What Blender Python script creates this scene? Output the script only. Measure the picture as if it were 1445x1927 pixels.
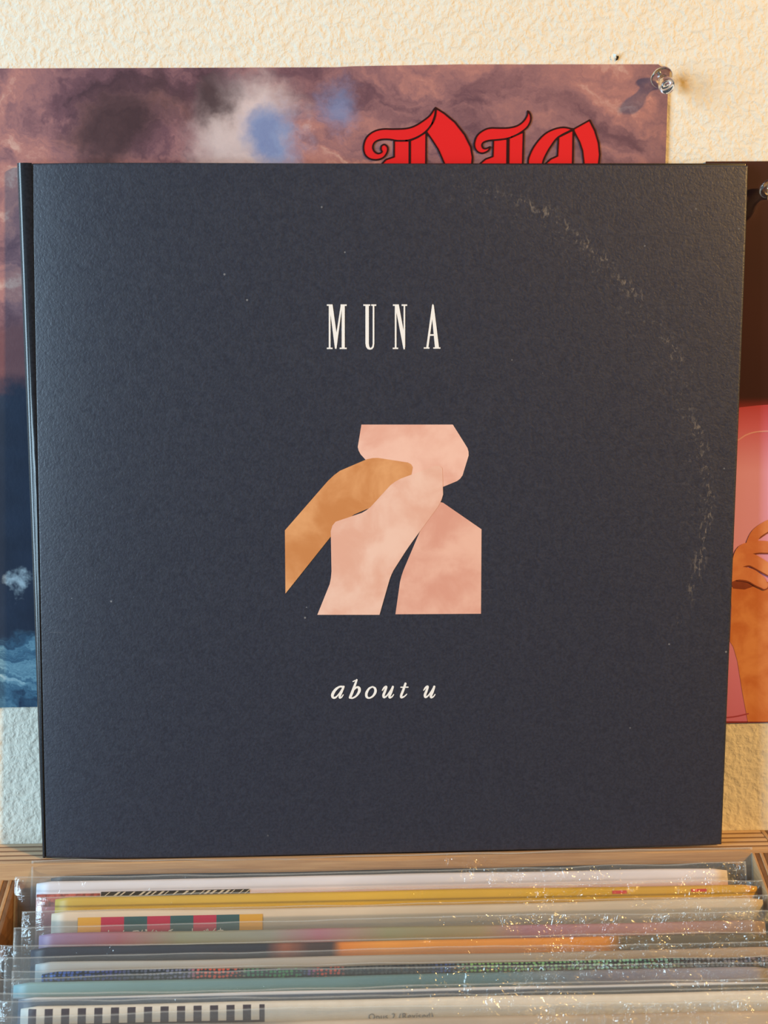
import bpy, bmesh, math, random
from mathutils import Vector, Matrix, noise
from mathutils.geometry import tessellate_polygon

for o in list(bpy.data.objects):
    bpy.data.objects.remove(o)
scn = bpy.context.scene
COL = scn.collection
random.seed(7)

# ------------------------------------------------------------------ camera
W, H, FPX = 1445, 1927, 2100.0
CAM = Vector((.1543, -.5015, .2391))
YAW, PITCH, ROLL = (math.radians(a) for a in (1.34, 9.28, -.48))
FW = Vector((math.sin(YAW)*math.cos(PITCH), math.cos(YAW)*math.cos(PITCH), -math.sin(PITCH)))
R0 = Vector((math.cos(YAW), -math.sin(YAW), 0))
U0 = R0.cross(FW)
RT = R0*math.cos(ROLL) + U0*math.sin(ROLL)
UP = -R0*math.sin(ROLL) + U0*math.cos(ROLL)
cd = bpy.data.cameras.new('camera')
cam = bpy.data.objects.new('camera', cd)
COL.objects.link(cam)
cd.sensor_fit = 'VERTICAL'
cd.sensor_height = 36
cd.lens = FPX/H*36
cd.clip_start = .01
m = Matrix((RT, UP, -FW)).transposed().to_4x4()
m.translation = CAM
cam.matrix_world = m
cd.dof.use_dof = True
cd.dof.focus_distance = .495
cd.dof.aperture_fstop = 9
scn.camera = cam

# ------------------------------------------------------------------ light
wd = bpy.data.worlds.new('room_light')
scn.world = wd
wd.use_nodes = True
bgn = wd.node_tree.nodes['Background']
bgn.inputs[0].default_value = (.72, .86, 1.0, 1)
bgn.inputs[1].default_value = .085


def area(name, loc, target, size, power, color, size_y=None):
    d = bpy.data.lights.new(name, 'AREA')
    d.energy = power
    d.color = color
    d.size = size
    if size_y:
        d.shape = 'RECTANGLE'
        d.size_y = size_y
    o = bpy.data.objects.new(name, d)
    COL.objects.link(o)
    o.location = loc
    o.rotation_euler = (Vector(target)-Vector(loc)).to_track_quat('-Z', 'Y').to_euler()
    return o


area('warm_lamp', (1.85, -1.2, 1.14), (.16, 0, .2), .13, 52, (1, .57, .17))
area('window_light', (-1.74, -.96, .42), (.16, 0, .2), .9, 72, (.56, .81, 1), 1.5)

vs = scn.view_settings
vs.view_transform = 'Standard'
vs.look = 'None'
vs.exposure = 0
vs.gamma = 1
vs.use_curve_mapping = False
scn.cycles.transparent_max_bounces = 40
scn.cycles.max_bounces = 10

# ------------------------------------------------------------------ pixel -> place
def ray(px, py):
    return FW + RT*((px-W/2)/FPX) - UP*((py-H/2)/FPX)


def on_wall(px, py, y=0.):
    d = ray(px, py)
    return CAM + d*((y-CAM.y)/d.y)


def on_z(px, py, z):
    d = ray(px, py)
    return CAM + d*((z-CAM.z)/d.z)


LEAN, RYAW = math.radians(1.9), math.radians(.5)
REC_O = Vector((.0075, -.0205, 0))
RN = Vector((math.cos(RYAW), math.sin(RYAW), 0)).cross(Vector((0, math.sin(LEAN), math.cos(LEAN)))).normalized()
# RN points to the camera side (-y)
if RN.y > 0:
    RN = -RN


def on_rec(px, py, off=0.):
    d = ray(px, py)
    o = REC_O + RN*off
    return CAM + d*((o-CAM).dot(RN)/d.dot(RN))


# ------------------------------------------------------------------ helpers
def mesh_obj(name, verts, faces, mat, parent=None, smooth=False):
    off = parent.matrix_world.translation if parent is not None and False else Vector((0, 0, 0))
    me = bpy.data.meshes.new(name)
    me.from_pydata([tuple(v) for v in verts], [], faces)
    me.update()
    if smooth:
        for p in me.polygons:
            p.use_smooth = True
    if mat:
        me.materials.append(mat)
    o = bpy.data.objects.new(name, me)
    COL.objects.link(o)
    if parent is not None:
        o.parent = parent
    return o


def bm_obj(name, bm, mat, parent=None, smooth=False):
    me = bpy.data.meshes.new(name)
    bmesh.ops.recalc_face_normals(bm, faces=bm.faces)
    bm.to_mesh(me)
    bm.free()
    if smooth:
        for p in me.polygons:
            p.use_smooth = True
    if mat:
        me.materials.append(mat)
    o = bpy.data.objects.new(name, me)
    COL.objects.link(o)
    if parent is not None:
        o.parent = parent
    return o


def empty(name, loc, label, cat, group=None, rot=(0, 0, 0)):
    o = bpy.data.objects.new(name, None)
    COL.objects.link(o)
    o.empty_display_size = .02
    o.location = loc
    o.rotation_euler = rot
    o['label'] = label
    o['category'] = cat
    if group:
        o['group'] = group
    return o


def hexa(name, p, mat, parent=None, bevel=0., seg=2, smooth=True, sub=None):
    """closed box from 8 points: 0-3 front loop, 4-7 back loop (same order)"""
    bm = bmesh.new()
    v = [bm.verts.new(q) for q in p]
    for f in ((0, 1, 2, 3), (7, 6, 5, 4), (0, 4, 5, 1), (1, 5, 6, 2), (2, 6, 7, 3), (3, 7, 4, 0)):
        bm.faces.new([v[i] for i in f])
    if bevel:
        bmesh.ops.bevel(bm, geom=bm.edges[:], offset=bevel, segments=seg, profile=.5, affect='EDGES')
    o = bm_obj(name, bm, mat, parent)
    if bevel and smooth:
        for pl in o.data.polygons:
            pl.use_smooth = True
        o.data.set_sharp_from_angle(angle=math.radians(50))
    return o


def box(name, x0, x1, y0, y1, z0, z1, mat, parent=None, bevel=0.):
    return hexa(name, [(x0, y0, z0), (x1, y0, z0), (x1, y0, z1), (x0, y0, z1),
                       (x0, y1, z0), (x1, y1, z0), (x1, y1, z1), (x0, y1, z1)], mat, parent, bevel)


def catmull(pts, n=6, closed=False):
    out = []
    k = len(pts)
    rng = k if closed else k-1
    dim = len(pts[0])
    for i in range(rng):
        if closed:
            a, b, c, d = pts[(i-1) % k], pts[i], pts[(i+1) % k], pts[(i+2) % k]
        else:
            a, b, c, d = pts[max(i-1, 0)], pts[i], pts[i+1], pts[min(i+2, k-1)]
        for j in range(n):
            t = j/n
            out.append(tuple(.5*(2*b[q]+(c[q]-a[q])*t+(2*a[q]-5*b[q]+4*c[q]-d[q])*t*t
                                 + (3*b[q]-a[q]-3*c[q]+d[q])*t**3) for q in range(dim)))
    if not closed:
        out.append(tuple(pts[-1]))
    return out


def poly_geo(pts, plane, off):
    P = [plane(x, y, off) for x, y in pts]
    tri = tessellate_polygon([[Vector((x, y, 0)) for x, y in pts]])
    return P, [tuple(t) for t in tri]


def stroke_px(pts, n=6, cap=True):
    """pts (x,y,w) in pixels -> list of polygons (quads and round caps)"""
    s = catmull(pts, n) if n > 1 else pts
    polys = []
    L, Rr = [], []
    for i, (x, y, w) in enumerate(s):
        a = s[max(i-1, 0)]
        b = s[min(i+1, len(s)-1)]
        tx, ty = b[0]-a[0], b[1]-a[1]
        l = math.hypot(tx, ty) or 1
        nx, ny = -ty/l, tx/l
        L.append((x+nx*w/2, y+ny*w/2))
        Rr.append((x-nx*w/2, y-ny*w/2))
    for i in range(len(s)-1):
        polys.append([L[i], L[i+1], Rr[i+1], Rr[i]])
    if cap:
        for x, y, w in (s[0], s[-1]):
            polys.append([(x+w/2*math.cos(a*math.pi/6), y+w/2*math.sin(a*math.pi/6)) for a in range(12)])
    return polys


def flat(name, polys, plane, off, mat, parent, base=Vector((0, 0, 0))):
    """thin printed shape lying on a plane; polys in photo pixels"""
    V, F = [], []
    for i, pl in enumerate(polys):
        P, T = poly_geo(pl, plane, off+math.copysign((i % 24)*1.5e-6, off))
        k = len(V)
        V += [p-base for p in P]
        F += [tuple(k+i for i in t) for t in T]
    return mesh_obj(name, V, F, mat, parent)


def xf(pts, ox, oy, s):
    return [(ox+p[0]/s, oy+p[1]/s) + ((p[2]/s,) if len(p) > 2 else ()) for p in pts]


# ------------------------------------------------------------------ node helper
class G:
    def __init__(self, name):
        self.m = bpy.data.materials.new(name)
        self.m.use_nodes = True
        self.t = self.m.node_tree
        self.b = self.t.nodes['Principled BSDF']
        self.out = self.t.nodes['Material Output']
        self._co = None

    def n(self, typ, ins=None, **props):
        nd = self.t.nodes.new(typ)
        for k, v in props.items():
            setattr(nd, k, v)
        for k, v in (ins or {}).items():
            self.set(nd.inputs[k], v)
        return nd

    def set(self, sock, v):
        if isinstance(v, bpy.types.NodeSocket):
            self.t.links.new(v, sock)
        else:
            if sock.type == 'RGBA' and len(v) == 3:
                v = (*v, 1)
            sock.default_value = v

    @property
    def co(self):
        if not self._co:
            self._co = self.n('ShaderNodeTexCoord').outputs['Object']
        return self._co

    def math(self, op, a, b=0., c=None, clamp=False):
        nd = self.n('ShaderNodeMath', {0: a, 1: b}, operation=op, use_clamp=clamp)
        if c is not None:
            self.set(nd.inputs[2], c)
        return nd.outputs[0]

    def map(self, vec, loc=(0, 0, 0), scale=(1, 1, 1), rot=(0, 0, 0)):
        return self.n('ShaderNodeMapping', {0: vec, 1: loc, 2: rot, 3: scale}).outputs[0]

    def noise(self, scale, detail=4, rough=.55, dist=0., vec=None, col=False):
        nd = self.n('ShaderNodeTexNoise', {'Vector': vec or self.co, 'Scale': scale, 'Detail': detail,
                                           'Roughness': rough, 'Distortion': dist})
        return nd.outputs['Color' if col else 'Fac']

    def ramp(self, fac, stops, mode='LINEAR'):
        nd = self.n('ShaderNodeValToRGB', {0: fac})
        cr = nd.color_ramp
        cr.interpolation = mode
        while len(cr.elements) < len(stops):
            cr.elements.new(.5)
        for e, (p, c) in zip(cr.elements, stops):
            e.position = p
            e.color = (*c, 1) if len(c) == 3 else c
        return nd.outputs[0]

    def sep(self, vec=None):
        return self.n('ShaderNodeSeparateXYZ', {0: vec or self.co}).outputs

    def mix(self, f, a, b, mode='MIX'):
        nd = self.n('ShaderNodeMix', data_type='RGBA', blend_type=mode)
        self.set(nd.inputs[0], f)
        self.set(nd.inputs[6], a)
        self.set(nd.inputs[7], b)
        return nd.outputs[2]

    def rng(self, v, a, b, c=0., d=1., smooth=True):
        return self.n('ShaderNodeMapRange', {0: v, 1: a, 2: b, 3: c, 4: d},
                      interpolation_type='SMOOTHSTEP' if smooth else 'LINEAR').outputs[0]

    def near(self, p, r0, r1, vec=None):
        """1 inside r0 of p, 0 outside r1"""
        d = self.n('ShaderNodeVectorMath', {0: vec or self.co, 1: p}, operation='DISTANCE').outputs['Value']
        return self.rng(d, r0, r1, 1., 0.)

    def bump(self, h, strength=.3, dist=.001):
        return self.n('ShaderNodeBump', {'Strength': strength, 'Distance': dist, 'Height': h}).outputs[0]

    def done(self, col=None, rough=.5, spec=.5, normal=None, **kw):
        if col is not None:
            self.set(self.b.inputs['Base Color'], col)
        self.set(self.b.inputs['Roughness'], rough)
        self.set(self.b.inputs['Specular IOR Level'], spec)
        if normal is not None:
            self.set(self.b.inputs['Normal'], normal)
        for k, v in kw.items():
            self.set(self.b.inputs[k.replace('_', ' ')], v)
        return self.m


def lin(r, g, b):
    f = lambda c: (c/255/12.92) if c/255 <= .04045 else ((c/255+.055)/1.055)**2.4
    return (f(r), f(g), f(b))


def plain(name, col, rough=.5, spec=.4, grain=.0, gscale=300):
    g = G(name)
    c = col
    if grain:
        nz = g.noise(gscale, 3)
        c = g.mix(g.rng(nz, .35, .65), tuple(x*(1-grain) for x in col), tuple(min(1, x*(1+grain)) for x in col))
    return g.done(c, rough, spec)


# ------------------------------------------------------------------ structure: wall and floor
g = G('orange_peel_plaster')
n1 = g.noise(330, 3, .5, .2)
n2 = g.noise(120, 2, .5, .1)
hgt = g.math('ADD', g.rng(n1, .35, .68), g.math('MULTIPLY', g.rng(n2, .35, .65), .8))
base = g.mix(g.noise(18, 3), (.82, .775, .66), (.87, .825, .71))
st = on_wall(1284, 158)
stain = g.math('MULTIPLY', g.near(st, .0005, .0065, g.map(g.co, scale=(1, 1, 1))), g.rng(g.noise(160, 3), .3, .7))
base = g.mix(stain, base, (.62, .40, .13))
PLASTER = g.done(base, .75, .25, g.bump(hgt, .42, .0006))

wall = box('wall_back', -1.2, 1.5, 0, .1, -.9, 1.5, PLASTER)
wall['kind'] = 'structure'
wall['label'] = 'cream plaster wall with orange-peel texture behind the records'
hp = on_wall(1161, 109, -.0003)
pit = []
for k in range(9):
    a = k*math.tau/9
    r = .0009*(1+.3*math.sin(k*2.3))
    pit.append(Vector((hp.x+r*math.cos(a)*.8, -.0004, hp.z+r*math.sin(a)*1.2)))
mesh_obj('nail_hole', pit+[Vector((hp.x, -.0002, hp.z))], [(k, (k+1) % 9, 9) for k in range(9)],
         plain('hole_shadow_grey', (.03, .026, .02), .9), wall)
hp2 = on_wall(1157.5, 106, -.001)
mesh_obj('paint_chip', [hp2+Vector((-.0007, .0002, -.0009)), hp2+Vector((.0005, 0, -.0008)), hp2+Vector((.0003, -.0008, .0007)),
                        hp2+Vector((-.0009, .0004, .0011))], [(0, 1, 2), (0, 2, 3)], PLASTER, wall)

flr = box('floor', -1.2, 1.5, -2.0, 0, -.55, -.52, plain('grey_floor_paint', (.16, .13, .1), .6, grain=.15, gscale=8))
flr['kind'] = 'structure'

# ------------------------------------------------------------------ plywood bin
def wood(name, c0, c1, axis='x', rough=.55):
    g = G(name)
    sc = {'x': (6, 120, 120), 'y': (120, 6, 120), 'z': (120, 120, 6)}[axis]
    v = g.map(g.co, scale=sc)
    a = g.noise(2.2, 5, .6, .4, v)
    b = g.noise(9, 3, .5, 0, v)
    f = g.math('ADD', g.math('MULTIPLY', g.rng(a, .3, .7), .65), g.math('MULTIPLY', g.rng(b, .35, .65), .35))
    return g.done(g.mix(f, c0, c1), rough, .35, g.bump(b, .25, .0004))


W_FACE = wood('birch_face_veneer', (.40, .235, .125), (.56, .365, .20), 'x')
W_SIDE = wood('birch_side_veneer', (.36, .20, .09), (.50, .30, .15), 'y')
PLY_L = wood('ply_light_grain', (.50, .345, .22), (.64, .47, .32), 'x')
PLY_D = wood('ply_dark_grain', (.17, .09, .05), (.27, .16, .10), 'x')
PLYS_L = wood('ply_side_light_grain', (.42, .25, .13), (.54, .35, .20), 'y')
PLYS_D = wood('ply_side_dark_grain', (.14, .065, .03), (.23, .12, .06), 'y')

BX0, BX1, RD = -.0035, .3346, .0214
bin_ = empty('record_bin', (.165, -.13, -.52), 'plywood record bin with layered board edges under the wall prints', 'record bin')
bo = Vector(bin_.location)


def bbox(name, x0, x1, y0, y1, z0, z1, mat, parent, bevel=0.):
    return box(name, x0-bo.x, x1-bo.x, y0-bo.y, y1-bo.y, z0-bo.z, z1-bo.z, mat, parent, bevel)


FV = .0009
back = bbox('back_panel', -.35, .3455, -RD, -RD+FV, -.52, 0, W_FACE, bin_, .0002)
lay = [.0028, .0018, .0026, .0016, .0027, .0017, .0026, .0018, .0023]
tot = sum(lay)
y = -RD+FV
for i, t in enumerate(lay):
    t = t*(RD-FV-.0002)/tot
    bbox('ply', -.35, .3455, y, y+t-.00012, -.518, -.0001-(.00018 if i % 2 else 0)-.0001*random.random(),
         PLY_D if i % 2 else PLY_L, back, .00012)
    y += t

SL = math.tan(math.radians(27))


def side_panel(x0, th, zt, name):
    """side board whose top edge runs down towards the front, plies side by side"""
    yb, yf = -RD-.0002, -.40
    lays = [.0012]+[.0021 if i % 2 == 0 else .0017 for i in range(9)]
    s = th/sum(lays)
    x = x0
    par = None
    for i, t in enumerate(lays):
        t *= s
        dz = -(.00018 if i % 2 == 1 else 0)
        a, b = x, x+t-.0001
        z0, z1, zb = zt+dz, zt+dz-(yb-yf)*SL*.55, -.52
        pts = []
        for xx in (a, b):
            pts.append([(xx, yb, zb), (xx, yf, zb), (xx, yf, z1), (xx, yb, z0)])
        p = [Vector(q)-bo for q in pts[0]+pts[1]]
        if i == 0:
            par = hexa(name, p, W_SIDE, bin_, .0001)
        else:
            hexa('ply', p, PLYS_D if i % 2 else PLYS_L, par, .0001)
        x += t
    return par


SL = math.tan(math.radians(40))
side_panel(BX1, .019, -.0012, 'side_panel')
side_panel(BX0-.019, .019, -.0075, 'side_panel')
# end block beside the back rail
par = None
x = .3459
for i in range(8):
    p = bbox('end_panel' if i == 0 else 'ply', x, x+.0019, -RD+.0012, -.0003, -.52, -.0002-(.00018 if i % 2 else 0),
             PLYS_D if i % 2 else PLYS_L, bin_ if i == 0 else par, .00012)
    if i == 0:
        par = p
    x += .0021
bbox('front_panel', BX0-.019, BX1+.019, -.418, -.4005, -.52, -.26, W_FACE, bin_, .0006)

# ------------------------------------------------------------------ records standing in the bin
LEANB = math.radians(18)
HJ = .312


def z_top(row):
    return -.0065-(row-1645)*.000104


def top_point(px, row, slope_row):
    return on_z(px, row, z_top(slope_row))


g = G('clear_poly_sleeve')
rnd = g.n('ShaderNodeObjectInfo').outputs['Random']
ofs = g.n('ShaderNodeCombineXYZ', {0: g.math('MULTIPLY', rnd, 7.), 2: g.math('MULTIPLY', rnd, 3.)}).outputs[0]
sco = g.n('ShaderNodeVectorMath', {0: g.co, 1: ofs}, operation='ADD').outputs[0]
wv = g.map(sco, scale=(.38, 1, 2.6))
c1 = g.noise(38, 4, .6, 1.2, wv)
cr = g.noise(120, 3, .65, 1.0, g.map(sco, scale=(.95, 1, 1.15)))
cr = g.math('ABSOLUTE', g.math('SUBTRACT', cr, .5))
amt = g.math('ADD', .06, g.math('MULTIPLY', g.rng(g.sep()[0], .14, .31), .9))
amt = g.math('MULTIPLY', amt, g.rng(g.noise(22, 2, .5, 0, g.map(sco, scale=(.8, 1, 1))), .40, .62))
nrm = g.bump(g.math('ADD', g.math('MULTIPLY', c1, .35), g.math('MULTIPLY', cr, g.math('MULTIPLY', amt, 7.5))), .8, .0032)
tr = g.n('ShaderNodeBsdfTransparent', {0: (.985, .99, .99)})
gl = g.n('ShaderNodeBsdfGlossy', {'Color': (1, 1, 1), 'Roughness': .12, 'Normal': nrm})
df = g.n('ShaderNodeBsdfDiffuse', {'Color': (.75, .80, .82), 'Normal': nrm})
fr = g.n('ShaderNodeFresnel', {'IOR': 1.52})
mx0 = g.n('ShaderNodeMixShader', {0: .045, 1: tr.outputs[0], 2: df.outputs[0]})
mx = g.n('ShaderNodeMixShader', {0: g.math('MINIMUM', g.math('MULTIPLY', fr.outputs[0], 1.6), .12), 1: mx0.outputs[0], 2: gl.outputs[0]})
g.t.links.new(mx.outputs[0], g.out.inputs[0])
SLEEVE = g.m
g = G('poly_sleeve_rim')
tr = g.n('ShaderNodeBsdfTransparent', {0: (.95, .97, .97)})
pb_ = g.b
g.done((.80, .85, .88), .15, .6)
mx = g.n('ShaderNodeMixShader', {0: .20, 1: tr.outputs[0], 2: pb_.outputs[0]})
g.t.links.new(mx.outputs[0], g.out.inputs[0])
RIM = g.m


def jacket_mesh(name, w, t, mat, parent, seed, roll=.45):
    """card jacket: rounded, slightly wavy top edge; local x 0..w, y -t..0, z 0..HJ"""
    bm = bmesh.new()
    nx = 48
    prof = [(-t, 0), (-t, HJ*.5), (-t, HJ-.03), (-t, HJ-.012), (-t, HJ-.004)]
    k = 6
    for i in range(k+1):
        a = math.pi*i/k
        prof.append((-t/2-t/2*math.cos(a), HJ-t*roll+t*roll*math.sin(a)))
    prof += [(0, HJ-.004), (0, HJ-.03), (0, 0)]
    rows = []
    for i in range(nx+1):
        u = i/nx
        x = u*w
        e = min(u, 1-u)*w
        pinch = 1-math.exp(-e/.0012)*.55
        wz = .0007*noise.noise((x*14, seed*3.1, 0)) - (.0009*math.exp(-e/.0015))
        wy = 0.
        col = []
        for (py, pz) in prof:
            q = max(0, (pz-(HJ-.05))/.05)
            col.append(bm.verts.new((x, -t/2+(py+t/2)*pinch+wy*q, pz+wz*q)))
        rows.append(col)
    for i in range(nx):
        for j in range(len(prof)-1):
            bm.faces.new((rows[i][j], rows[i+1][j], rows[i+1][j+1], rows[i][j+1]))
        bm.faces.new((rows[i][-1], rows[i+1][-1], rows[i+1][0], rows[i][0]))
    bm.faces.new(rows[0])
    bm.faces.new(rows[-1])
    return bm_obj(name, bm, mat, parent, True)


def sleeve_mesh(w, t, ext, ml, mr, parent, seed):
    """clear outer sleeve: front and back film welded down both sides, open above"""
    nx = 90
    zs = [0, HJ*.4, HJ*.7, HJ*.85, HJ-.03]+[HJ-.02+(.02+ext)*k/9 for k in range(10)]
    V, F = [], []
    for s in (0, 1):
        for j, z in enumerate(zs):
            for i in range(nx+1):
                u = i/nx
                x = -ml+(w+ml+mr)*u
                e = min(x+ml, w+mr-x)
                k = min(1, max(0, e/.006))
                k = k*k*(3-2*k)
                q = max(0, (z-(HJ-.03))/(.03+ext))
                top = max(0, (z-HJ)/max(ext, .001))
                wob = .00045*noise.noise((x*22+seed*7, z*30, s*3+seed))*q
                wob += .0011*top*noise.noise((x*11+seed*3, seed*2.3, 0))
                yy = (-t-.0005 if s == 0 else .0005)
                mid = -t/2
                y = mid+(yy-mid)*k*(1-.55*top)+wob*(1 if k > .2 else .4)
                if s == 0 and 0 <= x <= w and z < HJ-.001:
                    y = min(y, -t-.00025)
                if s == 1 and 0 <= x <= w and z < HJ-.001:
                    y = max(y, .00025)
                dz = (.0016*noise.noise((x*7+seed*5, 1.5, seed))+.0006*noise.noise((x*40+seed, 4., seed)))*top
                V.append((x, y, z+dz))
    nr = len(zs)
    for s in (0, 1):
        for j in range(nr-1):
            for i in range(nx):
                a = (s*nr+j)*(nx+1)+i
                F.append((a, a+1, a+nx+2, a+nx+1))
    sl = mesh_obj('outer_sleeve', V, F, SLEEVE, parent, True)
    # folded rim: along the top of the front film and down both welded sides
    top = [Vector(V[(nr-1)*(nx+1)+i]) for i in range(nx+1)]
    rv, rf = [], []
    for p in top:
        h = .00035+.00025*noise.noise((p.x*60, seed, 2))
        rv += [p+Vector((0, -.0001, -h)), p+Vector((0, -.0001, 0)), p+Vector((0, .0003, .0001))]
    for i in range(nx):
        for q in (0, 1):
            a = i*3+q
            rf.append((a, a+3, a+4, a+1))
    for side in (0, nx):
        k = len(rv)
        sx = 1 if side == 0 else -1
        col = [Vector(V[j*(nx+1)+side]) for j in range(nr)]
        for p in col:
            rv += [p+Vector((0, -.0002, 0)), p+Vector((sx*.0009, -.0003, 0))]
        for j in range(nr-1):
            a = k+j*2
            rf.append((a, a+1, a+3, a+2))
    mesh_obj('sleeve_rim', rv, rf, RIM, sl, True)
    return sl


def jmat(name, xstops, zstops=None, mode='LINEAR', rough=.45, mott=.12, scale=60, zmode='LINEAR'):
    """card print: colours along the top (x in m) with a change down the front face (distance from the top, m)"""
    g = G(name)
    s = g.sep()
    wob = g.math('MULTIPLY', g.math('SUBTRACT', g.noise(scale, 3), .5), .012 if mode == 'LINEAR' else 0)
    c = g.ramp(g.math('ADD', g.math('DIVIDE', s[0], .32), wob), [(a/.32, b) for a, b in xstops], mode)
    if zstops:
        d = g.math('DIVIDE', g.math('SUBTRACT', HJ, s[2]), .02)
        zz = g.ramp(d, [(a/.02, (*b, f)) for a, b, f in zstops], zmode)
        al = g.t.nodes[-1].outputs['Alpha']
        c = g.mix(al, c, zz)
    mo = g.rng(g.noise(35, 4, .6, 0, g.map(g.co, scale=(.25, 1, 1))), .3, .7, 1-mott, 1+mott)
    mm = g.n('ShaderNodeMix', data_type='RGBA', blend_type='MULTIPLY')
    g.set(mm.inputs[0], 1.)
    g.set(mm.inputs[6], c)
    cmb = g.n('ShaderNodeCombineColor', {0: mo, 1: mo, 2: mo}).outputs[0]
    g.set(mm.inputs[7], cmb)
    return g.done(mm.outputs[2], rough, .4)


def mm_x(px, L, Rr, w):
    return (px-L)/(Rr-L)*w


def c(r, g_, b):
    return lin(r, g_, b)


recs = []


def record(row, L, Rr, t, mat, label, ext, ml, mr, seed, kind='record_sleeve'):
    """row: photo row of the jacket's top at the middle; L, Rr: its ends in photo columns"""
    mid = top_point(722, row, row)
    a = top_point(L, row+15, row)
    b = top_point(Rr, row-14, row)
    w = .3145
    x0 = a.x if L > 0 else b.x-w
    up = Vector((0, math.sin(LEANB), math.cos(LEANB)))
    base_ = Vector((x0, mid.y, z_top(row)))-up*HJ
    e = empty('bagged_record', base_, label, 'record', 'bagged records filed in the bin', (-LEANB, 0, 0))
    jacket_mesh('jacket', w, t, mat, e, seed)
    sleeve_mesh(w, t, ext, ml, mr, e, seed)
    recs.append((e, w, t))
    return e, w, t


WHT = c(226, 224, 232)
# A: thin dark jacket at the very back, plastic showing the board behind it
record(1636, 95, 1385, .0008, jmat('dark_slate_card', [(0, c(58, 66, 78)), (.32, c(60, 62, 66))]),
       'thin dark record in a clear sleeve against the bin back board', .0065, .009, .008, 1)
# B: white to pink
eB = record(1644, 70, 1377, .0030,
            jmat('white_pink_print', [(0, WHT), (.32, c(228, 222, 228))],
                 [(0, WHT, 0), (.003, WHT, .0), (.0042, c(150, 150, 165), .35), (.005, c(232, 224, 232), .6), (.009, c(232, 140, 140), .95), (.02, c(190, 60, 60), 1)]),
            'white record jacket fading to pink behind the yellow record', .0015, .010, .009, 2)
# C: yellow
eC = record(1675, 105, 1412, .0032,
            jmat('mustard_print', [(0, c(205, 172, 70)), (.16, c(222, 178, 52)), (.32, c(206, 160, 60))],
                 [(0, c(220, 180, 60), 0), (.0030, c(150, 120, 50), .0), (.0038, c(128, 100, 40), .8), (.0048, c(225, 182, 60), .3), (.02, c(225, 180, 60), 0)]),
            'mustard yellow record jacket between the white and the cream ones', .001, .0085, .004, 3)
# D: cream jacket with obi
eD = record(1702, 98, 1432, .0028, jmat('cream_card', [(0, c(226, 205, 180)), (.32, c(205, 192, 172))],
                                        [(0, WHT, 0), (.0032, c(170, 165, 155), 0), (.0042, c(168, 163, 152), .9), (.02, c(160, 155, 148), .9)]),
            'cream record jacket with a band of red, green and yellow blocks', .001, .013, .004, 4)
eE = record(1743, 75, 1440, .0026,
            jmat('faded_olive_pink_print', [(0, c(150, 130, 165)), (.035, c(165, 110, 120)), (.06, c(150, 152, 130)), (.10, c(150, 150, 140)),
                                            (.12, c(170, 120, 135)), (.15, c(150, 150, 120)), (.19, c(165, 150, 118)), (.21, c(168, 128, 142)),
                                            (.26, c(180, 140, 138)), (.32, c(150, 135, 125))]),
            'faded olive and pink record jacket behind the dark and orange one', .0036, .011, .009, 5)
eF = record(1768, 60, 1432, .0026,
            jmat('dark_orange_print', [(0, c(52, 58, 74)), (.10, c(52, 56, 68)), (.108, c(150, 95, 78)), (.118, c(78, 64, 66)), (.128, c(70, 62, 66)),
                                       (.132, c(214, 132, 60)), (.15, c(232, 160, 74)), (.245, c(222, 148, 70)), (.252, c(112, 104, 90)), (.32, c(92, 90, 82))]),
            'dark record jacket with a long orange patch along its top', .0006, .013, .008, 6)
eG = record(1796, 68, 1450, .0022,
            jmat('warm_grey_card', [(0, c(176, 182, 184)), (.1, c(178, 172, 165)), (.2, c(168, 158, 146)), (.32, c(170, 150, 130))]),
            'plain warm grey record jacket behind the woven pattern one', .0022, .013, .009, 7)
# H: woven pattern
g = G('woven_dot_print')
s = g.sep()
dots = g.n('ShaderNodeTexVoronoi', {'Vector': g.map(g.co, scale=(1, .0001, 1.3)), 'Scale': 560, 'Randomness': .35}).outputs['Distance']
dm = g.rng(dots, .28, .5, 1., 0.)
colr = g.ramp(g.math('DIVIDE', s[0], .32), [(0, c(70, 110, 190)), (.09, c(60, 70, 140)), (.12, c(80, 90, 110)), (.19, c(120, 130, 170)), (.205, c(222, 96, 70)),
                                            (.25, c(214, 90, 70)), (.265, c(60, 140, 110)), (.33, c(70, 150, 90)), (.345, c(70, 90, 170)), (.36, c(212, 84, 66)),
                                            (.385, c(210, 90, 70)), (.395, c(70, 80, 84)), (.50, c(70, 80, 88)), (.53, c(60, 90, 170)), (.56, c(130, 190, 110)),
                                            (.8, c(110, 170, 150)), (.85, c(110, 120, 130)), (.93, c(110, 110, 130)), (1, c(150, 140, 145))])
colr = g.mix(.0, colr, colr)
WOVEN = g.done(g.mix(dm, (.015, .022, .035), colr), .5, .35)
eH = record(1815, 80, 1470, .0021, WOVEN, 'record jacket printed with a tiny blue, red and green woven pattern', .0008, .0125, .006, 8)
eI = record(1833, 28, 1480, .0026,
            jmat('pale_teal_print', [(0, c(140, 178, 186)), (.05, c(122, 154, 158)), (.16, c(104, 136, 142)), (.2, c(106, 134, 142)), (.25, c(132, 132, 146)), (.32, c(150, 148, 160))],
                 [(0, WHT, 0), (.005, WHT, 0), (.0062, c(60, 70, 80), 1), (.02, c(48, 58, 70), 1)]),
            'pale teal record jacket darkening to navy below its top', .0024, .008, .006, 9)
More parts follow.
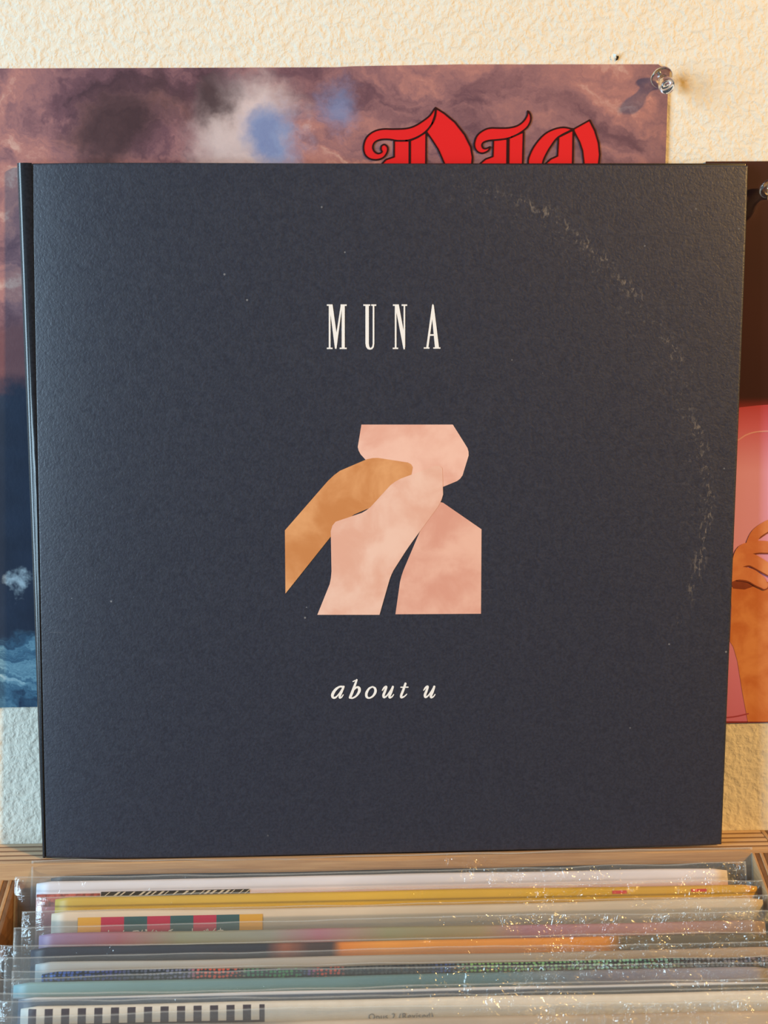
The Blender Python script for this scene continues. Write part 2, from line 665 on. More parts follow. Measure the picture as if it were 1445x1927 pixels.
eJ = record(1861, 36, 1490, .0014,
            jmat('blue_grey_card', [(0, c(84, 104, 128)), (.16, c(92, 104, 122)), (.32, c(100, 104, 104))],
                 [(0, c(225, 225, 230), .9), (.0007, c(215, 220, 226), .8), (.0013, c(90, 100, 120), 0), (.02, c(80, 95, 110), 0)]),
            'blue grey record jacket with a thin pale top edge', .0012, .011, .006, 10)
# K: white with checker strip
g = G('white_and_checker_print')
s = g.sep()
per = .00665
sq = g.math('GREATER_THAN', g.math('FRACT', g.math('DIVIDE', g.math('ADD', s[0], .0001), per)), .5)
inx = g.math('LESS_THAN', s[0], .0985)
dz = g.math('SUBTRACT', HJ, s[2])
inz = g.math('GREATER_THAN', dz, .0008)
low = g.math('GREATER_THAN', dz, .0067)
dark = g.math('MULTIPLY', g.math('MULTIPLY', inx, inz), g.math('MAXIMUM', sq, low))
wc = g.mix(g.noise(220, 3), c(212, 206, 196), c(232, 228, 220))
CHECK = g.done(g.mix(dark, wc, c(66, 58, 70)), .5, .35)
eK = record(1877, 42, 1510, .0030, CHECK, 'white record jacket with a black and white checker strip', .0016, .0095, .006, 11)
eL = record(1915, 10, 1530, .0030,
            jmat('beige_card', [(0, c(120, 135, 150)), (.1, c(150, 148, 145)), (.12, c(196, 184, 168)), (.32, c(186, 168, 148))], mott=.2),
            'beige record jacket in a crinkled sleeve in front of the checkered one', .005, .010, .006, 12)

# printed matter on the filed records --------------------------------------
def jflat(name, rects, e, w, t, mat, off=.00015):
    """flat print on a jacket's front face; polygons in (x, distance from top) metres"""
    V, F = [], []
    for i, pl in enumerate(rects):
        k = len(V)
        V += [(x, -t-off-(i % 24)*1.5e-6, HJ-d) for x, d in pl]
        tri = tessellate_polygon([[Vector((x, d, 0)) for x, d in pl]])
        F += [tuple(k+i for i in q) for q in tri]
    return mesh_obj(name, V, F, mat, e)


def rect(x0, x1, d0, d1):
    return [(x0, d0), (x1, d0), (x1, d1), (x0, d1)]


e, w, t = eD
P = lambda px: mm_x(px, 98, 1432, w)
cols = {'y': plain('obi_yellow', c(222, 168, 58), .5), 'r': plain('obi_crimson', c(190, 44, 78), .5), 'g': plain('obi_green', c(52, 92, 96), .5)}
for i, k in enumerate('yrgrgrgy'):
    x0 = 148+42.75*i
    obi = jflat('colour_block', [rect(P(x0), P(x0+42.75), .0024, .0118 if k != 'y' else .0100)], e, w, t, cols[k], .0002)
jflat('dark_band', [rect(P(98), P(1432), .0108, .03)], e, w, t, plain('dark_band_ink', c(62, 74, 86), .5), .00012)
# katakana line along the blocks (upper parts show)
KANA = {
    'ho': [[(.1, .3), (.9, .3)], [(.5, 0), (.5, 1), (.38, .9)], [(.3, .5), (.12, .85)], [(.7, .5), (.9, .85)]],
    '-': [[(.08, .5), (.92, .45)]],
    'mu': [[(.5, .05), (.2, .8), (.85, .75)], [(.65, .45), (.9, .95)]],
    'dot': [[(.45, .5), (.55, .5)]],
    'a': [[(.1, .15), (.9, .12), (.6, .45)], [(.5, .35), (.45, .7), (.2, .98)]],
    'ge': [[(.35, .05), (.1, .5)], [(.25, .3), (.85, .28)], [(.6, .3), (.55, .7), (.3, .98)], [(.8, 0), (.85, .14)], [(.93, 0), (.98, .12)]],
    'i': [[(.8, .05), (.5, .35), (.1, .55)], [(.55, .35), (.55, .98)]],
    'n': [[(.12, .15), (.35, .35)], [(.15, .92), (.6, .75), (.92, .25)]],
    'chi': [[(.75, .05), (.25, .18)], [(.05, .42), (.95, .4)], [(.52, .15), (.5, .6), (.25, .98)]],
    'e': [[(.2, .5), (.8, .5)], [(.5, .5), (.5, .92)], [(.1, .95), (.9, .95)]],
    'tsu': [[(.15, .5), (.22, .68)], [(.45, .45), (.5, .62)], [(.85, .45), (.75, .75), (.35, .98)]],
    'to': [[(.35, 0), (.35, 1)], [(.35, .38), (.8, .6)]],
    'be': [[(.05, .6), (.35, .25), (.95, .85)], [(.62, .15), (.7, .3)], [(.8, .08), (.88, .22)]],
    'ka': [[(.1, .3), (.85, .28), (.8, .85), (.65, .8)], [(.48, .02), (.42, .55), (.12, .98)]],
}
ink = plain('obi_white_ink', (.8, .78, .74), .5)
x = P(199)
adv = (P(434)-P(199))/15.6
for k in ['ho', '-', 'mu', 'dot', 'a', 'ge', 'i', 'n', None, 'chi', 'e', 'tsu', 'to', 'dot', 'be', 'i', 'ka', '-']:
    if k:
        polys = []
        for st_ in KANA[k]:
            pts = [(x+u*adv*.86, .0080+v*.0034, .00042) for u, v in st_]
            polys += stroke_px(pts, 3)
        jflat('character', polys, e, w, t, ink, .0003)
    x += adv*(.55 if k in ('dot', None) else .93)

e, w, t = eB
P = lambda px: mm_x(px, 70, 1377, w)
jflat('black_title_strip', [rect(P(192), P(470), .0050, .011)], e, w, t, plain('strip_black', (.02, .018, .018), .5), .00015)
polys = []
x = P(198)
random.seed(3)
while x < P(463):
    k = random.choice([.0006, .0009, .0013])
    polys.append([(x, .0068), (x+.0022, .0052), (x+.0022+k, .0052), (x+k, .0068)])
    x += k+random.choice([.0014, .0022, .0034])
jflat('title_lettering', polys, e, w, t, plain('strip_cream_ink', c(225, 215, 195), .5), .00025)
jflat('red_print', [rect(P(72), P(190), .0056, .011)], e, w, t, plain('brick_red_ink', c(170, 84, 74), .5, grain=.4, gscale=500), .00015)
e, w, t = eC
P = lambda px: mm_x(px, 105, 1412, w)
POPPY = plain('poppy_red_ink', c(200, 62, 58), .5)
jflat('red_print', [rect(P(1138), P(1165), .0016, .0030)], e, w, t, POPPY, .0002)
jflat('red_print', [rect(P(1286), P(1315), .0016, .0028)], e, w, t, POPPY, .0002)

# small grey title on the white jacket
e, w, t = eK
P = lambda px: mm_x(px, 42, 1510, w)
tc = bpy.data.curves.new('title_text', 'FONT')
tc.body = 'Opus 2 (Revised)'
tc.size = .0042
tc.space_character = 1.12
to = bpy.data.objects.new('title_text', tc)
COL.objects.link(to)
dg = bpy.context.evaluated_depsgraph_get()
tm = bpy.data.meshes.new_from_object(to.evaluated_get(dg))
bpy.data.objects.remove(to)
xs = [v.co.x for v in tm.vertices]
k = (P(820)-P(698))/(max(xs)-min(xs))
tm.materials.clear()
tm.materials.append(plain('title_grey_ink', c(120, 116, 112), .5))
tm.transform(Matrix(((k, 0, 0, P(698)), (0, 0, 1, -t-.0003), (0, k*1.0, 0, HJ-.0076), (0, 0, 0, 1))))
to = bpy.data.objects.new('title_lettering', tm)
COL.objects.link(to)
to.parent = e

# sloped board the records stand on
pa = recs[0][0].location
pb = recs[-1][0].location
v = (pb-pa).normalized()
nrm_ = Vector((0, -v.z, v.y))
if nrm_.z > 0:
    nrm_ = -nrm_
p0 = pa-v*.03
p1 = pb+v*.06
P8 = []
for xx in (BX0+.0006, BX1-.0006):
    P8 += [Vector((xx, q.y, q.z))-bo for q in (p0+nrm_*.0012, p1+nrm_*.0012, p1+nrm_*.0132, p0+nrm_*.0132)]
hexa('bottom_panel', P8, W_SIDE, bin_, .0004)

# ------------------------------------------------------------------ print with red blackletter word
def cloud_print():
    g = G('stormy_cloud_print')
    warp = g.n('ShaderNodeVectorMath', {0: g.co, 1: g.map(g.noise(14, 3, .5, 0, None, True), (-.5*.05, -.5*.05, -.5*.05), (.05, .05, .05))}, operation='ADD').outputs[0]
    warp = g.n('ShaderNodeVectorMath', {0: warp, 1: g.map(g.noise(70, 4, .65, 0, None, True), (-.5*.022, -.5*.022, -.5*.022), (.022, .022, .022))}, operation='ADD').outputs[0]
    fl = g.map(warp, scale=(.62, 1, 1.25), rot=(0, math.radians(-24), 0))
    a = g.noise(17, 7, .62, 1.6, fl)
    b = g.noise(46, 5, .6, .9, fl)
    f = g.math('ADD', g.math('MULTIPLY', a, .72), g.math('MULTIPLY', b, .28))
    cl = g.ramp(f, [(.30, c(70, 50, 62)), (.42, c(112, 80, 92)), (.50, c(146, 106, 112)), (.58, c(178, 126, 122)), (.66, c(206, 170, 160)), (.74, c(222, 204, 196))])
    dk = g.ramp(f, [(.30, c(58, 42, 52)), (.44, c(92, 68, 78)), (.54, c(122, 90, 92)), (.62, c(158, 96, 86)), (.72, c(190, 148, 136))])
    s = g.sep(warp)
    cl = g.mix(g.rng(s[0], .13, .19), cl, dk)
    ctr = lambda px, py: tuple(on_wall(px, py)-Vector(PO))
    wv_ = warp
    def blob(col, px, py, r0, r1, base_, k=1.):
        msk = g.near(tuple(Vector(ctr(px, py))+Vector((0, 0, 0))), r0, r1, wv_)
        return g.mix(g.math('MULTIPLY', msk, k), base_, col)
    blue = g.mix(b, c(96, 112, 168), c(150, 172, 214))
    pale = g.mix(b, c(206, 190, 196), c(236, 222, 222))
    ink_ = g.mix(b, c(46, 32, 38), c(92, 68, 74))
    cl = blob(pale, 470, 255, .012, .034, cl, .8)
    cl = blob(blue, 530, 275, .006, .021, cl, .95)
    cl = blob(blue, 640, 200, .002, .014, cl, .7)
    cl = blob(ink_, 215, 262, .006, .022, cl, .95)
    cl = blob(ink_, 300, 215, .003, .017, cl, .9)
    cl = blob(ink_, 400, 190, .004, .019, cl, .92)
    # lower part: dark mass, then a band of sea
    navy = g.mix(g.noise(60, 4), c(22, 30, 48), c(46, 60, 84))
    z = s[2]
    cl = g.mix(g.rng(z, ctr(0, 640)[2], ctr(0, 560)[2], .9, 0.), cl, c(120, 78, 82))
    cl = g.mix(g.rng(z, ctr(0, 790)[2], ctr(0, 730)[2], 1., 0.), cl, navy)
    wv2 = g.noise(30, 5, .6, 1.2, g.map(warp, scale=(.5, 1, 3.2)))
    sea = g.ramp(wv2, [(.35, c(34, 54, 82)), (.5, c(72, 112, 138)), (.6, c(120, 160, 178)), (.72, c(190, 212, 218))])
    cl = g.mix(g.rng(z, ctr(0, 1215)[2], ctr(0, 1180)[2], 1., 0.), cl, sea)
    foam = g.near(ctr(30, 1075), .003, .008, wv_)
    cl = g.mix(foam, cl, c(190, 205, 214))
    bp = g.noise(700, 2)
    return g.done(cl, .42, .45, g.bump(bp, .12, .0003))


PO = Vector((.134, -.0001, .0676))
sheet = empty('wall_print', PO, 'square print of mauve storm clouds lettered in red blackletter, pinned to the wall', 'print')
CLOUD = cloud_print()
z1 = on_wall(1250, 122).z
z1l = on_wall(0, 129).z
z0 = on_wall(0, 1330).z
xr = on_wall(1256, 150).x
SH = [(-.022, z0), (xr-.0005, z0-.0003), (xr, z1-.012), (xr-.0003, z1-.008), (xr-.0022, z1-.0015), (xr-.0045, z1), (.20, z1+.0002), (.155, z1l+.0003), (.147, z1l-.0001), (-.022, z1l-.0002)]
V = [Vector((x, -.0010, z))-PO for x, z in SH]+[Vector((x, -.0004, z))-PO for x, z in SH]
n = len(SH)
F = [tuple(range(n)), tuple(range(2*n-1, n-1, -1))]+[(i, i+n, (i+1) % n+n, (i+1) % n) for i in range(n)]
mesh_obj('sheet', V, F, CLOUD, sheet)
RED = plain('blackletter_red_ink', c(224, 34, 38), .42, .4)
OUT = plain('blackletter_outline_ink', c(44, 10, 14), .42, .4)
LET = {
    'D': (670, 190, 6.02, [
        [(900, 75), (840, 160), (760, 225), (660, 285), (560, 312), (420, 318), (300, 318), (200, 345), (120, 410), (84, 510), (97, 600), (150, 652), (230, 666), (310, 640), (353, 580), (358, 525), (322, 492), (287, 510), (282, 550), (293, 578), (250, 595), (207, 570), (190, 520), (215, 465), (280, 437), (380, 435), (470, 450), (590, 445), (700, 405), (790, 345), (860, 260), (897, 170)],
        [(430, 450), (605, 450), (605, 960), (330, 960), (290, 715), (340, 662), (430, 632)],
        [(612, 448), (700, 410), (795, 352), (790, 960), (612, 960)],
        [(905, 80), (1000, 140), (1120, 240), (1230, 380), (1300, 520), (1320, 640), (1300, 860), (1180, 1000), (960, 1000), (1020, 850), (1000, 710), (930, 550), (860, 440), (795, 348), (860, 260), (895, 160)]]),
    'I': (880, 190, 5.558, [
        [(628, 105), (655, 140), (660, 200), (630, 265), (575, 315), (500, 360), (420, 390), (330, 405), (230, 412), (170, 430), (150, 460), (165, 495), (200, 495), (235, 480), (215, 520), (160, 545), (110, 535), (75, 490), (72, 430), (100, 360), (160, 310), (230, 283), (330, 283), (430, 280), (520, 258), (585, 210), (622, 150)],
        [(268, 410), (415, 395), (410, 900), (180, 900), (130, 655), (190, 605), (262, 580)],
        [(430, 390), (585, 322), (570, 900), (425, 900)]]),
    'O': (880, 190, 5.558, [
        [(1080, 290), (1000, 275), (900, 295), (800, 350), (710, 450), (650, 560), (632, 660), (680, 850), (800, 960), (850, 900), (790, 800), (785, 655), (820, 560), (880, 460), (950, 375), (1090, 300)],
        [(950, 378), (1105, 302), (1095, 900), (850, 900), (815, 655), (870, 605), (938, 575)],
        [(1110, 292), (1275, 200), (1330, 310), (1370, 440), (1382, 560), (1360, 760), (1250, 920), (1150, 960), (1215, 780), (1215, 655), (1200, 520), (1170, 430), (1110, 315)]]),
}
for ch, (ox, oy, sc, pls) in LET.items():
    fills = [xf(p, ox, oy, sc) for p in pls]
    first = [catmull(fills[0], 3, True)] + fills[1:]
    lt = flat('letter', first, on_wall, -.00115, RED, sheet, PO)
    lines = []
    for p in first:
        q = [(x, y, 3.0) for x, y in p]+[(p[0][0], p[0][1], 3.0)]
        for a, b in zip(q[:-1], q[1:]):
            lines += stroke_px([a, b], 1)
    flat('letter_outline', lines, on_wall, -.00127, OUT, lt, PO)

# ------------------------------------------------------------------ print with the pink seat and an arm
PR = Vector((.46, -.0001, .0542))
pr = empty('wall_print', PR, 'maroon and pink photo print of a bare arm and hand, pinned to the wall', 'print')
zt = on_wall(1430, 304).z
zb = on_wall(1410, 1358.5).z
box('sheet', .3075-PR.x, .62-PR.x, -.0010-PR.y, -.0004-PR.y, zb-PR.z, zt-PR.z, None, pr)
g = G('maroon_print')
s = g.sep()
zz = g.rng(s[2], on_wall(1430, 775).z-PR.z, on_wall(1430, 745).z-PR.z, 0., 1.)
mar = g.mix(g.noise(20, 3), c(52, 24, 24), c(72, 34, 32))
g_col = g.mix(zz, c(150, 50, 52), mar)
pr.children[0].data.materials.clear()
pr.children[0].data.materials.append(g.done(g_col, .42, .4))
onp = on_wall
g = G('pink_seat_print')
s = g.sep()
pk = g.ramp(g.rng(s[2], on_wall(1430, 1358).z-PR.z, on_wall(1430, 765).z-PR.z, 0., 1., False),
            [(0, c(220, 128, 172)), (.18, c(232, 144, 192)), (.5, c(242, 176, 222)), (.8, c(244, 176, 218)), (.94, c(220, 112, 140)), (1, c(200, 80, 96))])
PINK = g.done(pk, .42, .4)
flat('pink_seat', [[(1330, 772), (1380, 768), (1425, 763), (1470, 760), (1560, 760), (1560, 1357.5), (1330, 1357.5)]], onp, -.00112, PINK, pr, PR)
flat('seat_piping', stroke_px([(1340, 850, 2.5), (1385, 830, 2.5), (1405, 818, 2.5), (1430, 812, 2.5), (1480, 811, 2.5)], 5), onp, -.00122, plain('pale_pink_ink', c(240, 176, 186), .42), pr, PR)
flat('seat_seam', stroke_px([(1340, 1352, 2.5), (1380, 1349, 2.5), (1408, 1343, 2.5)], 4), onp, -.00122, plain('rose_ink', c(178, 74, 96), .42), pr, PR)


def skin(name, c0, c1, sc=70):
    g = G(name)
    f = g.rng(g.noise(sc, 4, .55, .3), .32, .68)
    return g.done(g.mix(f, c0, c1), .42, .4)


SK1 = skin('arm_print', c(216, 128, 76), c(238, 162, 108))
SK2 = skin('finger_print', c(224, 136, 94), c(244, 170, 124))
SKD = skin('finger_gap_print', c(140, 70, 48), c(168, 90, 62))
ar = xf([(40, 840), (46, 1000), (38, 1180), (34, 1260), (60, 1300), (92, 1410), (130, 1650), (158, 1800), (172, 1878), (420, 1878), (460, 1400), (430, 1000), (400, 800), (200, 800)], 1365, 900, 4.1)
arm = flat('arm', [ar], onp, -.00122, SK1, pr, PR)
flat('hand_shadow', [xf([(40, 800), (110, 760), (250, 790), (230, 830), (150, 858), (60, 850)], 1365, 900, 4.1)], onp, -.00130, SKD, pr, PR)
fing = [[(200, 500, 80), (240, 425, 80), (330, 365, 84), (430, 330, 80)],
        [(80, 650, 60), (130, 560, 90), (240, 530, 92), (330, 530, 90), (430, 530, 85)],
        [(40, 700, 90), (110, 640, 100), (190, 625, 95), (270, 665, 90), (360, 720, 80)],
        [(30, 770, 70), (100, 735, 95), (190, 745, 100), (260, 790, 90), (300, 825, 60)]]
for i, fg in enumerate(fing):
    flat('finger_gap', stroke_px(xf([(a, b, w_+8) for a, b, w_ in fg[1:]], 1365, 901.5, 4.1), 5), onp, -.00132-.00008*i, SKD, pr, PR)
    flat('finger', stroke_px(xf(fg, 1365, 900, 4.1), 5), onp, -.00136-.00008*i, SK2, pr, PR)

# ------------------------------------------------------------------ push pins
g = G('clear_pin_plastic')
CLEAR = g.done((1, 1, 1), .03, .5, None, Transmission_Weight=1., IOR=1.49)
STEEL = plain('pin_steel', (.6, .6, .62), .25)
STEEL.node_tree.nodes['Principled BSDF'].inputs['Metallic'].default_value = 1


def lathe(name, prof, mat, parent, n=28):
    V, F = [], []
    for r, z in prof:
        for k in range(n):
            a = k*math.tau/n
            V.append((r*math.cos(a), r*math.sin(a), z))
    m_ = len(prof)
    for j in range(m_-1):
        for k in range(n):
            F.append((j*n+k, j*n+(k+1) % n, (j+1)*n+(k+1) % n, (j+1)*n+k))
    F.append(tuple(range(n-1, -1, -1)))
    F.append(tuple((m_-1)*n+k for k in range(n)))
    return mesh_obj(name, V, F, mat, parent, True)


def pin(px, py, label, d=Vector((.06, -.80, -.58))):
    p = on_wall(px, py, -.0012)
    e = empty('push_pin', p, label, 'push pin', None)
    e.rotation_mode = 'QUATERNION'
    e.rotation_quaternion = d.normalized().to_track_quat('Z', 'Y')
    bd = lathe('pin_head', [(.0005, .0027), (.0040, .0028), (.0046, .0031), (.0047, .0035), (.0044, .0040), (.0030, .0046), (.0021, .0053),
                            (.0019, .0063), (.0020, .0076), (.0025, .0086), (.0031, .0094), (.0033, .0107), (.0033, .0122), (.0030, .0132), (.0022, .0138), (.0005, .0140)], CLEAR, e)
    lathe('needle', [(.0001, -.006), (.0005, -.004), (.0005, .0026)], STEEL, e, 12)
    return e


pin(1241, 139, 'clear push pin holding the corner of the cloud print')
pin(1444, 347, 'clear push pin holding the maroon and pink print')

# ------------------------------------------------------------------ black gatefold record jacket
RB = on_rec(715, 1607)
rec = empty('record_jacket', RB, 'black gatefold record cover with white lettering, standing on the bin edge', 'record')

g = G('black_cover_card')
gr = g.noise(900, 2, .6, .4)
gr2 = g.noise(330, 3, .6, .6)
# ring wear: an arc left by the disc, scuffs of its own shape
ctr = on_rec(716, 958)-RB
dv = g.n('ShaderNodeVectorMath', {0: g.co, 1: ctr}, operation='SUBTRACT').outputs[0]
ds = g.sep(dv)
warp = g.math('MULTIPLY', g.math('SUBTRACT', g.noise(26, 4, .6), .5), .010)
rad = g.math('ADD', g.math('SQRT', g.math('ADD', g.math('MULTIPLY', ds[0], ds[0]), g.math('MULTIPLY', ds[2], ds[2]))), warp)
ring = g.math('SUBTRACT', 1., g.math('DIVIDE', g.math('ABSOLUTE', g.math('SUBTRACT', rad, .1455)), .0042), clamp=True)
ang = g.math('ARCTAN2', ds[2], ds[0])
sector = g.math('MULTIPLY', g.rng(ang, -.5, -.2), g.rng(ang, 1.0, 1.3, 1., 0.))
fleck = g.rng(g.noise(420, 3, .65, .6, g.map(g.co, scale=(1.5, 1, .7))), .53, .68)
patch = g.rng(g.noise(38, 3, .6), .40, .58)
wear = g.math('MULTIPLY', g.math('MULTIPLY', ring, sector), g.math('MULTIPLY', fleck, patch))
ring2 = g.math('SUBTRACT', 1., g.math('DIVIDE', g.math('ABSOLUTE', g.math('SUBTRACT', rad, .143)), .013), clamp=True)
wear2 = g.math('MULTIPLY', g.math('MULTIPLY', ring2, g.rng(ang, -.2, .1)), g.math('MULTIPLY', g.rng(g.noise(520, 2, .6), .58, .75), g.rng(ang, 1.2, 1.5, 1., 0.)))
# a few hair scratches
scr = g.rng(g.noise(60, 2, .5, 0, g.map(g.co, scale=(.5, 1, 14), rot=(0, .12, 0))), .735, .76)
scr = g.math('MULTIPLY', scr, g.rng(g.noise(22, 2), .55, .7))
dust = g.rng(g.n('ShaderNodeTexVoronoi', {'Vector': g.co, 'Scale': 95, 'Randomness': 1.}).outputs['Distance'], .035, .05, 1., 0.)
dust = g.math('MULTIPLY', dust, g.rng(g.noise(40, 2), .52, .6))
base = g.mix(g.rng(gr, .3, .7), (.018, .021, .038), (.028, .033, .057))
base = g.mix(g.math('MULTIPLY', wear, .6), base, (.30, .25, .20))
base = g.mix(g.math('MULTIPLY', wear2, .35), base, (.20, .18, .16))
base = g.mix(g.math('MULTIPLY', scr, .22), base, (.2, .2, .21))
base = g.mix(g.math('MULTIPLY', dust, .5), base, (.35, .36, .38))
rgh = g.rng(gr2, .3, .7, .42, .50)
BLACK = g.done(base, rgh, .75, g.bump(g.math('ADD', gr, g.math('MULTIPLY', gr2, .7)), .30, .0004))
SPN = plain('black_spine_card', (.014, .0145, .019), .24, .5, .2, 800)

TH = .0012
fr_ = [(52, 304), (1411, 310), (1359, 1591), (80, 1621)]
def slab(name, q, o0, o1, mat, bev, zmin=.0002):
    P = []
    for back_ in (0, 1):
        for x, y in q:
            o = (o0[0] if x < 700 else o0[1])-(o1 if back_ else 0)
            p = on_rec(x, y, 0)+RN*o
            if p.z < zmin:
                p.z = zmin
            P.append(p-RB)
    return hexa(name, P, mat, rec, bev, 3)


def front_panel():
    # card panel, bowed back a little towards the hinge, with rounded edges
    nu, nv = 70, 10
    us = [0, .0007, .002]+[.004+(1-.008)*k/(nu-6) for k in range(nu-5)]+[.998, .9993, 1]
    vs_ = [0, .0007, .002]+[.004+.992*k/nv for k in range(nv+1)]+[.998, .9993, 1]
    V, F = [], []
    a, b, c_, d = fr_
    for side in (0, 1):
        for v_ in vs_:
            for u in us:
                x = (a[0]*(1-u)+b[0]*u)*(1-v_)+(d[0]*(1-u)+c_[0]*u)*v_
                y = (a[1]*(1-u)+b[1]*u)*(1-v_)+(d[1]*(1-u)+c_[1]*u)*v_
                p = on_rec(x, y, 0)
                if p.z < .0002:
                    p.z = .0002
                dist = u*.316
                off = -.0040*math.exp(-dist/.026)-.0012*math.exp(-v_*.311/.020)*(.25+.75*u)-.0007*math.exp(-(.316-dist)/.02)
                e = min(u, 1-u, v_, 1-v_)*.315
                k = min(1, e/.0007)
                off -= .0006*(1-math.sqrt(1-(1-k)**2))
                if side:
                    off = off-TH*math.sqrt(max(0, 1-(1-k)**2))
                V.append(p+RN*off-RB)
    w_, h_ = len(us), len(vs_)
    for side in (0, 1):
        o = side*w_*h_
        for j in range(h_-1):
            for i in range(w_-1):
                q = (o+j*w_+i, o+j*w_+i+1, o+(j+1)*w_+i+1, o+(j+1)*w_+i)
                F.append(q if side else q[::-1])
    return mesh_obj('front_cover', V, F, BLACK, rec, True)


def spine_part():
    # rounded spine and hinge strip, wide at the top and pinched at the foot
    V, F = [], []
    rows, na = 24, 10
    for i in range(rows+1):
        t_ = i/rows
        l = on_rec(24+51*t_, 303+1319*t_)
        h = on_rec(55+26*t_, 303.5+1317.5*t_)
        for q in (l, h):
            q.z = max(q.z, .0002)
        wd_ = (h-l)
        r = min(.0028, wd_.length*.8)
        d = wd_.normalized()
        front = -.0034
        V.append(h+RN*(front-.0004)-RB)
        V.append(l+d*(wd_.length*.62 if wd_.length > r*1.3 else r)+RN*front-RB)
        for k in range(na+1):
            a = math.pi/2*k/na
            V.append(l+d*(r-r*math.sin(a))+RN*(front-.0003-r+r*math.cos(a))-RB)
        V.append(l+RN*(-.0074)-RB)
        V.append(l+d*.003+RN*(-.0078)-RB)
    n_ = na+5
    for i in range(rows):
        for k in range(n_-1):
            a = i*n_+k
            F.append((a, a+1, a+n_+1, a+n_))
    return mesh_obj('spine', V, F, SPN, rec, True)


front = front_panel()
spine_part()
slab('back_cover', [(53, 302), (1409, 304.5), (1357, 1588), (81, 1618)], (-.0064, -.0034), .0007, SPN, .0003)
LO = .00009
WHITE = plain('lettering_white_ink', (.93, .93, .93), .4, .4)


def R4(x0, y0, x1, y1):
    return [(x0, y0), (x1, y0), (x1, y1), (x0, y1)]


MUNA = {
    'M': [R4(90, 77, 155, 94), R4(112, 80, 132, 575), R4(90, 567, 155, 583), [(118, 80), (155, 80), (205, 440), (194, 580), (182, 580)], [(184, 580), (199, 580), (264, 90), (248, 80), (196, 420)], R4(258, 80, 293, 575), R4(245, 77, 315, 95), R4(235, 567, 315, 583)],
    'U': [R4(503, 77, 582, 94), R4(527, 80, 566, 522), [(527, 520), (534, 560), (553, 584), (580, 591), (605, 584), (622, 560), (628, 520), (610, 520), (603, 555), (585, 573), (571, 555), (566, 520)], R4(609, 80, 628, 522), R4(592, 77, 650, 94)],
    'N': [R4(838, 77, 905, 94), R4(860, 85, 879, 575), R4(836, 567, 898, 583), [(862, 78), (905, 78), (977, 470), (974, 585), (958, 585)], R4(959, 80, 977, 560), R4(937, 77, 1000, 94)],
    'A': [[(1282, 85), (1290, 72), (1300, 84), (1296, 150), (1240, 570), (1215, 570)], [(1283, 85), (1290, 72), (1302, 90), (1361, 570), (1315, 570), (1281, 215)], R4(1240, 415, 1320, 433), R4(1188, 564, 1253, 579), R4(1295, 564, 1377, 579)],
}
for ch, pls in MUNA.items():
    flat('letter', [xf(p, 600, 560, 6.02) for p in pls], on_rec, LO, WHITE, front, RB)
u_ = [[(718, 192, 14), (742, 158, 22), (768, 147, 26), (752, 200, 30), (733, 250, 32), (740, 277, 26), (772, 260, 18), (812, 205, 16), (845, 150, 18)],
      [(848, 148, 28), (826, 215, 30), (806, 262, 30), (812, 281, 24), (838, 270, 16), (858, 243, 12)]]
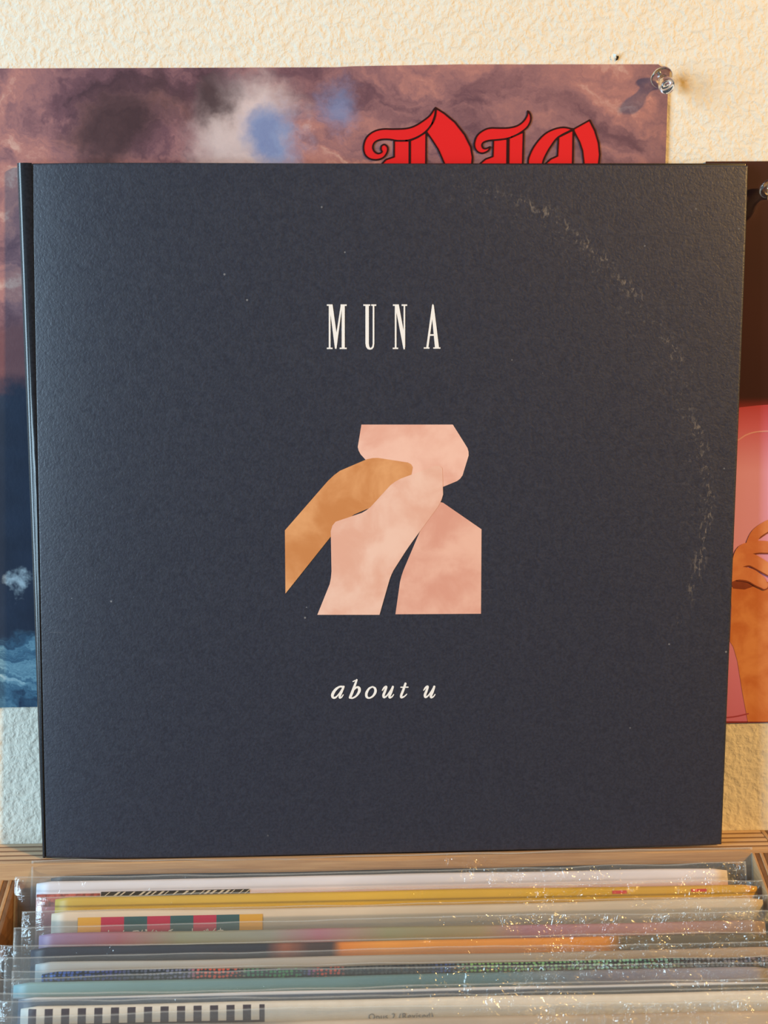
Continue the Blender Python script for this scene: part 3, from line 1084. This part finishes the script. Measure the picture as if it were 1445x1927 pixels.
ABT = [
    [[(236, 148, 26), (190, 147, 22), (138, 185, 32), (104, 240, 36), (106, 276, 30), (135, 282, 24), (172, 248, 16), (210, 195, 16), (236, 150, 20)],
     [(240, 146, 26), (216, 205, 28), (192, 262, 28), (194, 284, 22), (216, 274, 16), (235, 246, 12)]],
    [[(402, 62, 22), (374, 140, 30), (340, 230, 34), (318, 280, 30)], [(356, 82, 12), (404, 62, 16)],
     [(318, 280, 26), (352, 286, 20), (398, 258, 24), (432, 205, 34), (432, 165, 34), (405, 152, 24), (372, 180, 16), (342, 225, 12)]],
    [[(598, 147, 18), (628, 168, 28), (632, 212, 32), (602, 262, 24), (555, 286, 20), (524, 268, 30), (524, 220, 32), (556, 168, 24), (598, 147, 18)]],
    u_,
    [[(1004, 108, 28), (976, 190, 30), (952, 252, 30), (954, 278, 26), (988, 268, 18), (1020, 238, 12)], [(948, 153, 15), (1036, 152, 15)]],
    [[(x+512, y-2, w_) for x, y, w_ in st_] for st_ in u_],
]
for strokes in ABT:
    polys = []
    for st_ in strokes:
        polys += stroke_px(xf(st_, 610, 1270, 6.568), 6)
    flat('letter', polys, on_rec, LO, WHITE, front, RB)

# plain stand-in for the printed picture: overlapping skin-toned shapes
TAN = skin('tan_picture_shape', c(206, 138, 84), c(232, 172, 120), 55)
PEA = skin('peach_picture_shape', c(232, 176, 158), c(246, 202, 186), 60)
PAL = skin('pale_picture_shape', c(232, 180, 160), c(244, 206, 190), 60)
ROS = skin('rose_picture_shape', c(224, 164, 146), c(240, 192, 174), 60)


def soft(pts, sharp=()):
    out = []
    k = len(pts)
    for i, p in enumerate(pts):
        if i in sharp:
            out.append(p)
            continue
        a, b = pts[i-1], pts[(i+1) % k]
        for t_ in (.28, .14):
            out.append((p[0]+(a[0]-p[0])*t_, p[1]+(a[1]-p[1])*t_))
        out.append((p[0]*.9+(a[0]+b[0])*.05, p[1]*.9+(a[1]+b[1])*.05))
        for t_ in (.14, .28):
            out.append((p[0]+(b[0]-p[0])*t_, p[1]+(b[1]-p[1])*t_))
    return out


flat('picture_shape', [soft([(680, 799), (852, 799), (884, 850), (868, 902), (812, 925), (720, 900), (672, 848)], (0, 1))], on_rec, .00006, PEA, front, RB)
flat('picture_shape', [soft([(822, 938), (906, 996), (905, 1155), (744, 1156), (754, 1085), (790, 1000)], (1, 2, 3))], on_rec, .00007, ROS, front, RB)
flat('picture_shape', [soft([(536, 998), (630, 890), (700, 860), (778, 872), (768, 925), (650, 975), (537, 1117)], (0, 6))], on_rec, .00010, TAN, front, RB)
flat('picture_shape', [soft([(622, 985), (690, 962), (742, 905), (832, 872), (834, 940), (768, 1030), (736, 1080), (714, 1157), (597, 1157), (624, 1090)], (7, 8))], on_rec, .00013, PAL, front, RB)
